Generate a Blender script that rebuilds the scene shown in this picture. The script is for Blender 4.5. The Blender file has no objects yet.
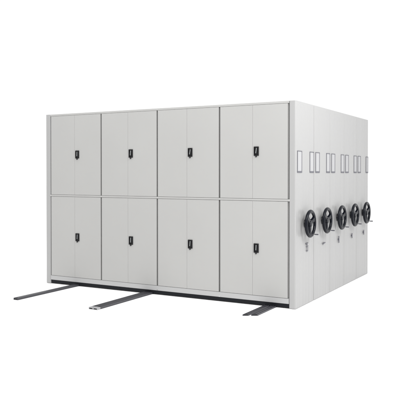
import bpy, bmesh, math, random
from mathutils import Vector, Matrix
random.seed(4)
S = bpy.context.scene
COL = S.collection
H, W, D = 2.3, 3.641, 2.945
PO = 0.080                      # thickness of the end panels
N = 5
DU = D / N                      # depth of one shelving unit

# ------------------------------------------------------------------ materials
def mat(name, col, rough=.45, metal=0., bump=0., bscale=400., var=0., spec=.5, coat=0., streak=None, wave=.6):
    m = bpy.data.materials.new(name); m.use_nodes = True
    nt = m.node_tree; b = nt.nodes['Principled BSDF']
    b.inputs['Base Color'].default_value = (*col, 1)
    b.inputs['Roughness'].default_value = rough
    b.inputs['Metallic'].default_value = metal
    b.inputs['Specular IOR Level'].default_value = spec
    b.inputs['Coat Weight'].default_value = coat
    tc = nt.nodes.new('ShaderNodeTexCoord')
    if var:
        n = nt.nodes.new('ShaderNodeTexNoise'); n.inputs['Scale'].default_value = 1.7
        n.inputs['Detail'].default_value = 5
        nt.links.new(tc.outputs['Object'], n.inputs['Vector'])
        r = nt.nodes.new('ShaderNodeMapRange')
        r.inputs['From Min'].default_value = .25; r.inputs['From Max'].default_value = .75
        r.inputs['To Min'].default_value = 1 - var; r.inputs['To Max'].default_value = 1 + var
        nt.links.new(n.outputs['Fac'], r.inputs['Value'])
        mx = nt.nodes.new('ShaderNodeVectorMath'); mx.operation = 'SCALE'
        mx.inputs[0].default_value = col
        nt.links.new(r.outputs['Result'], mx.inputs['Scale'])
        nt.links.new(mx.outputs['Vector'], b.inputs['Base Color'])
        r2 = nt.nodes.new('ShaderNodeMapRange')
        r2.inputs['To Min'].default_value = rough - .06; r2.inputs['To Max'].default_value = rough + .06
        nt.links.new(n.outputs['Fac'], r2.inputs['Value'])
        nt.links.new(r2.outputs['Result'], b.inputs['Roughness'])
    if bump:
        n2 = nt.nodes.new('ShaderNodeTexNoise'); n2.inputs['Scale'].default_value = bscale
        n2.inputs['Detail'].default_value = 2
        nt.links.new(tc.outputs['Object'], n2.inputs['Vector'])
        # a long soft waviness of pressed sheet steel on top of the fine powder-coat grain
        n3 = nt.nodes.new('ShaderNodeTexNoise'); n3.inputs['Scale'].default_value = 2.2; n3.inputs['Detail'].default_value = .4
        mp = nt.nodes.new('ShaderNodeMapping'); mp.inputs['Scale'].default_value = streak or (1, 1, 1)
        nt.links.new(tc.outputs['Object'], mp.inputs['Vector'])
        nt.links.new(mp.outputs['Vector'], n3.inputs['Vector'])
        b1 = nt.nodes.new('ShaderNodeBump'); b1.inputs['Strength'].default_value = bump
        b1.inputs['Distance'].default_value = .0006
        nt.links.new(n2.outputs['Fac'], b1.inputs['Height'])
        b2 = nt.nodes.new('ShaderNodeBump'); b2.inputs['Strength'].default_value = wave
        b2.inputs['Distance'].default_value = .006
        nt.links.new(n3.outputs['Fac'], b2.inputs['Height'])
        nt.links.new(b1.outputs['Normal'], b2.inputs['Normal'])
        nt.links.new(b2.outputs['Normal'], b.inputs['Normal'])
    return m

M = {
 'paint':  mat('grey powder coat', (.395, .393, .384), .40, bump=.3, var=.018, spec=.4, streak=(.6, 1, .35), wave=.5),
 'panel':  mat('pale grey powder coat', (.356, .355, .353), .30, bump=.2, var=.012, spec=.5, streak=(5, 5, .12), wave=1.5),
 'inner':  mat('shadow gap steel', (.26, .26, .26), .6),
 'plinth': mat('light plinth coat', (.405, .405, .405), .45, bump=.2, var=.012),
 'skirt':  mat('black base steel', (.010, .011, .014), .5, spec=.15),
 'black':  mat('black plastic', (.006, .006, .007), .4, spec=.2),
 'wheel':  mat('dark wheel plastic', (.005, .006, .010), .24, spec=.18),
 'chrome': mat('chrome', (.72, .72, .73), .22, metal=1.),
 'lever':  mat('lever metal', (.24, .25, .25), .35, metal=.3),
 'steel':  mat('grey handle steel', (.13, .13, .15), .4, metal=.3),
 'frame':  mat('card frame grey', (.13, .13, .15), .5, spec=.2),
 'card':   mat('card', (.405, .405, .412), .55),
 'alu':    mat('aluminium', (.36, .36, .37), .42, metal=.4),
 'track':  mat('dark track steel', (.020, .020, .026), .42, spec=.2, var=.08),
 'tedge':  mat('track edge steel', (.050, .050, .058), .35, spec=.4, var=.08),
 'trackd': mat('track slot', (.012, .012, .014), .6),
 'floor':  mat('white floor', (.94, .94, .94), .9, spec=0.),
}

# ------------------------------------------------------------------ mesh helpers
class MB:
    def __init__(s): s.bm = bmesh.new(); s.mats = []
    def mi(s, m):
        if m not in s.mats: s.mats.append(m)
        return s.mats.index(m)
    def _merge(s, t, m):
        i = s.mi(m)
        for f in t.faces: f.material_index = i; 
        me = bpy.data.meshes.new('tmp'); t.to_mesh(me); t.free()
        n0 = len(s.bm.faces); s.bm.from_mesh(me); bpy.data.meshes.remove(me)
        s.bm.faces.ensure_lookup_table()
        for f in s.bm.faces[n0:]: f.material_index = i
    def box(s, x0, x1, y0, y1, z0, z1, m, bev=0., seg=2):
        t = bmesh.new(); bmesh.ops.create_cube(t, size=1)
        for v in t.verts:
            v.co = Vector(((x0+x1)/2 + v.co.x*(x1-x0), (y0+y1)/2 + v.co.y*(y1-y0), (z0+z1)/2 + v.co.z*(z1-z0)))
        if bev: bmesh.ops.bevel(t, geom=t.edges[:], offset=bev, segments=seg, profile=.5, affect='EDGES')
        s._merge(t, m); return s
    def vbev(s, x0, x1, y0, y1, z0, z1, m, bev, seg=4, small=.0015):
        """box whose vertical edges are folded with a radius"""
        t = bmesh.new(); bmesh.ops.create_cube(t, size=1)
        for v in t.verts:
            v.co = Vector(((x0+x1)/2 + v.co.x*(x1-x0), (y0+y1)/2 + v.co.y*(y1-y0), (z0+z1)/2 + v.co.z*(z1-z0)))
        e = [e for e in t.edges if abs(e.verts[0].co.z - e.verts[1].co.z) > .01 ]
        bmesh.ops.bevel(t, geom=e, offset=bev, segments=seg, profile=.5, affect='EDGES')
        e = [e for e in t.edges if e.is_manifold and e.calc_face_angle(0) > 1.3]
        bmesh.ops.bevel(t, geom=e, offset=small, segments=1, affect='EDGES')
        s._merge(t, m); return s
    def cyl(s, p0, p1, r0, r1, m, seg=24, bev=0.):
        p0 = Vector(p0); p1 = Vector(p1); d = p1 - p0
        t = bmesh.new()
        bmesh.ops.create_cone(t, cap_ends=True, segments=seg, radius1=r0, radius2=r1, depth=d.length)
        if bev:
            e = [e for e in t.edges if e.calc_face_angle(0) > 1.]
            bmesh.ops.bevel(t, geom=e, offset=bev, segments=2, affect='EDGES')
        q = d.to_track_quat('Z', 'Y').to_matrix().to_4x4()
        bmesh.ops.transform(t, matrix=Matrix.Translation((p0+p1)/2) @ q, verts=t.verts)
        s._merge(t, m); return s
    def torus_x(s, c, R, rx, rr, m, seg=56, k=14):
        """ring whose axis is X; oval cross-section rx (axial) by rr (radial), finger dents on the inside"""
        t = bmesh.new(); rings = []
        for i in range(seg):
            a = 2*math.pi*i/seg; ring = []
            for j in range(k):
                b = 2*math.pi*j/k
                rad = R + rr*math.cos(b)
                if math.cos(b) < 0: rad += .0022*math.sin(a*18)*(-math.cos(b))
                ring.append(t.verts.new((c[0]+rx*math.sin(b), c[1]+rad*math.cos(a), c[2]+rad*math.sin(a))))
            rings.append(ring)
        for i in range(seg):
            for j in range(k):
                t.faces.new((rings[i][j], rings[(i+1)%seg][j], rings[(i+1)%seg][(j+1)%k], rings[i][(j+1)%k]))
        bmesh.ops.recalc_face_normals(t, faces=t.faces)
        s._merge(t, m); return s
    def build(s, name, parent=None, smooth=True, loc=(0,0,0)):
        me = bpy.data.meshes.new(name)
        s.bm.to_mesh(me); s.bm.free()
        for m in s.mats: me.materials.append(M[m])
        if smooth:
            me.polygons.foreach_set('use_smooth', [True]*len(me.polygons))
            me.set_sharp_from_angle(angle=math.radians(35))
        o = bpy.data.objects.new(name, me); COL.objects.link(o); o.location = loc
        if smooth:
            wn = o.modifiers.new('face normals', 'WEIGHTED_NORMAL'); wn.keep_sharp = True
        if parent: o.parent = parent
        return o

def empty(name, loc, label, cat, group=None):
    o = bpy.data.objects.new(name, None); COL.objects.link(o); o.location = loc
    o['label'] = label; o['category'] = cat
    if group: o['group'] = group
    return o

# ------------------------------------------------------------------ setting
fl = MB(); fl.box(-60, 60, -20, 90, -.05, 0, 'floor')
f = fl.build('floor', smooth=False); f['kind'] = 'structure'

# ------------------------------------------------------------------ parts shared by all units
G = .0055                                                  # gap between neighbouring units
FR = [.016]
def end_panel(x0, x1):
    y1 = DU - G
    b = MB()
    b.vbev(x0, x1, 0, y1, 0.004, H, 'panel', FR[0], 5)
    return b
def handwheel(parent):
    cy, cz, xr = DU*.5, .929, .064
    R = .1395
    b = MB(); b.torus_x((xr, cy, cz), R, .0180, .0200, 'wheel')
    for a in (22, 142, 262):
        a = math.radians(a); c, s_ = math.cos(a), math.sin(a)
        # tapered flat spoke
        t = bmesh.new()
        prof = ((.020, .034, .056, .014), (.075, .027, .062, .011), (.134, .034, xr, .011))
        rows = []
        for rad, hw, xx, th in prof:
            row = []
            for sx, sw in ((-1,-1), (1,-.7), (1,.7), (-1,1)):
                row.append(t.verts.new((xx+sx*th, cy+rad*c - sw*hw*s_, cz+rad*s_ + sw*hw*c)))
            rows.append(row)
        for r0, r1 in zip(rows, rows[1:]):
            for j in range(4): t.faces.new((r0[j], r0[(j+1)%4], r1[(j+1)%4], r1[j]))
        t.faces.new(rows[0]); t.faces.new(rows[-1][::-1])
        bmesh.ops.recalc_face_normals(t, faces=t.faces)
        b._merge(t, 'wheel')
    w = b.build('handwheel', parent)
    h = MB(); h.cyl((.0005, cy, cz), (.018, cy, cz), .052, .046, 'wheel', 40, .003)
    h.cyl((.018, cy, cz), (.048, cy, cz), .040, .036, 'wheel', 36)
    h.cyl((.048, cy, cz), (.076, cy, cz), .047, .038, 'wheel', 36, .005)
    h.build('hub', w)
    a = math.radians(-64); hy, hz = cy + R*math.cos(a), cz + R*math.sin(a)
    k = MB(); k.cyl((xr+.005, hy, hz), (xr+.030, hy, hz), .0065, .0065, 'chrome', 16)
    k.cyl((xr+.028, hy, hz), (xr+.072, hy, hz), .0065, .0080, 'steel', 18, .003)
    k.build('crank_handle', w)
def card_holder(parent, y0, y1):
    z0, z1, t = 1.507, 1.750, .0062
    b = MB()
    b.box(.0005, .006, y0, y0+t, z0+.016, z1-t, 'frame', .001)
    b.box(.0005, .006, y1-t, y1, z0+.016, z1-t, 'frame', .001)
    b.box(.0005, .0065, y0-.001, y1+.001, z0, z0+.0165, 'frame', .001)
    b.box(.0005, .0065, y0-.001, y1+.001, z1-t-.0005, z1, 'frame', .001)
    h = b.build('card_holder', parent)
    c = MB(); c.box(.0004, .0022, y0+t-.001, y1-t+.001, z0+.016, z1-t, 'card'); c.build('card', h)
def panel_lock(parent, style):
    cy = DU*.5 + .03
    b = MB(); c = 'frame'
    if style == 0:                                          # lock with a key and its hanging tag
        cy = .345
        b.box(.0005, .006, cy-.040, cy+.036, .688, .706, 'steel', .002)
        b.cyl((.001, cy-.004, .690), (.022, cy-.004, .690), .011, .010, 'chrome', 20, .002)
        o = b.build('panel_lock', parent)
        k = MB(); k.box(.006, .009, cy-.024, cy-.017, .618, .690, 'steel', .001)
        k.box(.006, .009, cy+.014, cy+.021, .618, .690, 'steel', .001)
        k.box(.0055, .0095, cy-.024, cy+.021, .606, .619, 'steel', .001)
        k.box(.006, .009, cy-.017, cy+.014, .655, .668, 'steel', .001)
        k.build('key_tag', o)
    elif style == 1:                                        # turned latch lying almost level
        b.cyl((.0005, cy, .646), (.008, cy, .646), .010, .009, 'steel', 18, .002)
        t = MB()
        o = b.build('panel_lock', parent)
        t.cyl((.012, cy-.048, .640), (.012, cy+.036, .652), .006, .0075, 'frame', 12, .002)
        t.build('latch', o)
    else:                                                   # upright latch
        b.cyl((.0005, cy, .640), (.008, cy, .640), .014, .013, 'steel', 18, .002)
        o = b.build('panel_lock', parent)
        t = MB(); hgt = .045 if style == 2 else .035
        t.box(.008, .016, cy-.010, cy+.010, .640-hgt, .640+hgt, 'frame', .003)
        t.build('latch', o)

ords = ['front', 'second', 'middle', 'fourth', 'rearmost']
labels = [
 'front grey shelving unit with eight pairs of doors on its long face',
 'second shelving unit, directly behind the one with the doors',
 'middle shelving unit of the five, third handwheel from the doors',
 'fourth shelving unit from the doors, next to the rearmost one',
 'rearmost shelving unit at the right end, farthest from the doors',
]
GR = 'mobile shelving units pushed together on the floor tracks'

def build_unit(k):
    u = empty('mobile_shelving_unit', (0, DU*k, 0), labels[k], 'shelving unit', GR)
    FR[0] = .016 if k == 0 else .008
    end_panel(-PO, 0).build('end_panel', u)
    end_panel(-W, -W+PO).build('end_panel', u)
    y1 = DU - G
    b = MB()
    if k == 0:
        # carcass set back behind the doors, a slot between every two bays
        bw = (W - 2*PO)/4
        for i in range(4):
            a0 = -W + PO + i*bw; a1 = a0 + bw
            b.box(a0+.0100, a1-.0100, .0215, y1, .060, H-.026, 'paint')
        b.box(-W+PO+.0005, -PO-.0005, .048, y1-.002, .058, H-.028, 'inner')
        c = b.build('cabinet_body', u)
    else:
        b.box(-W+PO+.0005, -PO-.0005, .003, y1, .058, H-.006, 'paint', .002)
        c = b.build('cabinet_body', u)
    p = MB(); p.box(-W+PO+.0005, -PO-.0005, .012 if k == 0 else .02, y1-.004, .010, .0530, 'skirt', .001)
    p.build('base_frame', u)
    if k == 0:
        t = MB(); t.box(-W+PO+.0008, -PO-.0008, .0015, y1-.001, H-.026, H-.0008, 'paint', .002)
        t.build('top_rail', u)
        t = MB(); t.box(-W+PO-.012, -PO+.014, -.0015, .058, 1.1895, 1.2115, 'paint', .003)
        t.build('middle_rail', u)
        t = MB(); t.box(-W+PO+.0008, -PO-.0008, .0005, .058, .0535, .1120, 'plinth', .002)
        for i in range(1, 4):
            x = -W+PO+i*bw
            t.cyl((x, .0006, .062), (x, -.003, .062), .006, .005, 'chrome', 16)
        t.build('plinth', u)
        gap = .0100
        for row, (z0, z1, zl) in enumerate(((.1155, 1.1865, .652), (1.2145, H-.0285, 1.750))):
            for i in range(4):
                a0 = -W + PO + i*bw; a1 = a0 + bw; mid = (a0+a1)/2 - .008
                for side in (0, 1):
                    x0, x1 = (a0+gap+(.006 if i == 0 else 0), mid-.0005) if side == 0 else (mid+.0005, a1-gap-(.006 if i == 3 else 0))
                    d = MB(); d.vbev(x0, x1, .0, .019, z0, z1, 'paint', .0018, 2, .0010)
                    do = d.build('door', u)
                    if side == 1:
                        cx = mid + .048
                        lp = MB(); w2, h2 = .0300, .052
                        t_ = .006
                        # plate as a raised frame round a recessed pocket
                        lp.box(cx-w2, cx+w2, -.010, -.0005, zl+h2-.012, zl+h2, 'black', .0015)
                        lp.box(cx-w2, cx+w2, -.010, -.0005, zl-h2, zl-h2+.014, 'black', .0015)
                        lp.box(cx-w2, cx-w2+.013, -.0098, -.0005, zl-h2+.012, zl+h2-.010, 'black', .001)
                        lp.box(cx+w2-.013, cx+w2, -.0098, -.0005, zl-h2+.012, zl+h2-.010, 'black', .001)
                        lp.box(cx-w2+.004, cx+w2-.004, -.003, -.0005, zl-h2+.006, zl+h2-.006, 'black')
                        lo = lp.build('lock_plate', do)
                        lv = MB()
                        lv.box(-.0050, .0050, -.014, -.0032, -.031, .031, 'lever', .003, 3)
                        bmesh.ops.rotate(lv.bm, cent=(0, 0, 0), matrix=Matrix.Rotation(.10 + random.uniform(-.07, .07), 3, 'Y'), verts=lv.bm.verts[:])
                        bmesh.ops.translate(lv.bm, vec=(cx, 0, zl+.006), verts=lv.bm.verts[:])
                        lv.build('lever', do)
                        ky = MB(); ky.cyl((cx-.004, -.0004, zl-h2-.008), (cx-.004, -.012, zl-h2-.008), .0095, .0085, 'black', 18, .0015)
                        ky.cyl((cx-.004, -.0119, zl-h2-.008), (cx-.004, -.0130, zl-h2-.008), .0042, .0040, 'steel', 16)
                        ky.build('keyhole', do)
    handwheel(u)
    card_holder(u, .043, .180); card_holder(u, .435 if k < 4 else .468, .568 if k < 4 else .581 - G)
    panel_lock(u, (0, 1, 2, 3, 3)[k])
    return u
for k in range(N): build_unit(k)

# ------------------------------------------------------------------ floor tracks
GT = 'floor tracks running out from under the shelving'
def track(name_label, xs, y0, y1, alu_end, h=.024, cut=0.):
    t = empty('floor_track', ((xs[0][0]+xs[-1][1])/2, y0, 0), name_label, 'floor track', GT)
    ox = t.location.x
    L = y1 - y0
    for a, b in xs:
        a -= ox; b -= ox
        r = MB(); e = 'tedge'; c0 = .055 if alu_end else 0
        r.box(a, b, c0, L, .001, .0045, 'track')                # web
        r.box(a, a+.008, c0, L, .0046, h, e, .001)              # flanges
        r.box(b-.008, b, c0, L, .0046, h, e, .001)
        if not alu_end: r.box(a+.0081, b-.0081, .001, .010, .0046, h-.002, 'trackd')
        ro = r.build('rail', t)
        if alu_end:                                             # bare sawn end with its opening
            q = MB()
            q.box(a, b, 0, c0-.0005, .001, .0040, 'alu')
            q.box(a, a+.007, .0004, c0-.0005, .0041, h, 'alu', .0006)
            q.box(b-.007, b, .0004, c0-.0005, .0041, h, 'alu', .0006)
            q.box(a+.0071, b-.0071, .0006, c0-.0005, h-.008, h-.0004, 'alu', .0006)
            q.build('rail_end', t)
        s = MB()
        s.box(a+.0081, b-.0081, c0+.0125, L-.01, h-.009, h-.003, 'track', .001)
        s.box(a+.022, b-.022, c0+.03, L-.02, h-.0029, h, 'tedge', .001)
        s.box(a+.0082, b-.0082, .012, L-.02, .0046, h-.0092, 'trackd')
        so = s.build('cover_strip', t)
        if cut:                                                 # ends sawn off at an angle
            for o in (ro, so):
                for v in o.data.vertices:
                    if v.co.y < .2: v.co.y += cut*(v.co.x - a) + .54*(a - (xs[0][0]-ox))
    return t
track('longest dark track end, leftmost of the three on the floor', [(-3.150, -3.080)], -1.07, 2.9, False)
track('middle track with a pale metal end showing two dark openings', [(-2.020, -1.962), (-1.958, -1.900)], -1.06, 2.9, True)
track('short twin track end below the right-hand doors', [(-.378, -.322), (-.298, -.236)], -.555, 2.9, False, h=.015, cut=.54)

# ------------------------------------------------------------------ light
w = bpy.data.worlds.new('World'); S.world = w; w.use_nodes = True
bg = w.node_tree.nodes['Background']; bg.inputs['Color'].default_value = (1, 1, 1, 1); bg.inputs['Strength'].default_value = 1.085
def area(name, loc, target, size, power, col=(1,1,1), sy=None):
    l = bpy.data.lights.new(name, 'AREA'); l.energy = power; l.color = col; l.size = size
    if sy: l.shape = 'RECTANGLE'; l.size_y = sy
    o = bpy.data.objects.new(name, l); COL.objects.link(o); o.location = loc
    o.rotation_euler = (Vector(target) - Vector(loc)).to_track_quat('-Z', 'Y').to_euler()
    return o
area('softbox_overhead', (-3.1, -.5, 5.2), (-3.1, -.45, 0), 5, 125, sy=3)
area('softbox_corner', (2.7, -.5, 3.9), (0, .6, 1.7), 1.8, 122)
area('softbox_front', (1.3, -3.2, 4.3), (-.8, 0, 1.9), 1.6, 62)

# ------------------------------------------------------------------ camera
cam = bpy.data.cameras.new('camera'); co = bpy.data.objects.new('camera', cam); COL.objects.link(co)
co.location = (2.58892, -6.59892, 1.49068)
yaw, pit = -.49649, -.01368
fw = Vector((math.sin(yaw)*math.cos(pit), math.cos(yaw)*math.cos(pit), math.sin(pit)))
co.rotation_euler = fw.to_track_quat('-Z', 'Y').to_euler()
cam.sensor_width = 36; cam.lens = 641.516/400*36
cam.shift_x = (200-216.706)/400; cam.shift_y = (182.873-200)/400
cam.clip_end = 300
S.camera = co
S.render.resolution_x = 1024; S.render.resolution_y = 1024
S.view_settings.view_transform = 'Standard'; S.view_settings.look = 'None'
S.view_settings.exposure = 0; S.view_settings.gamma = 1
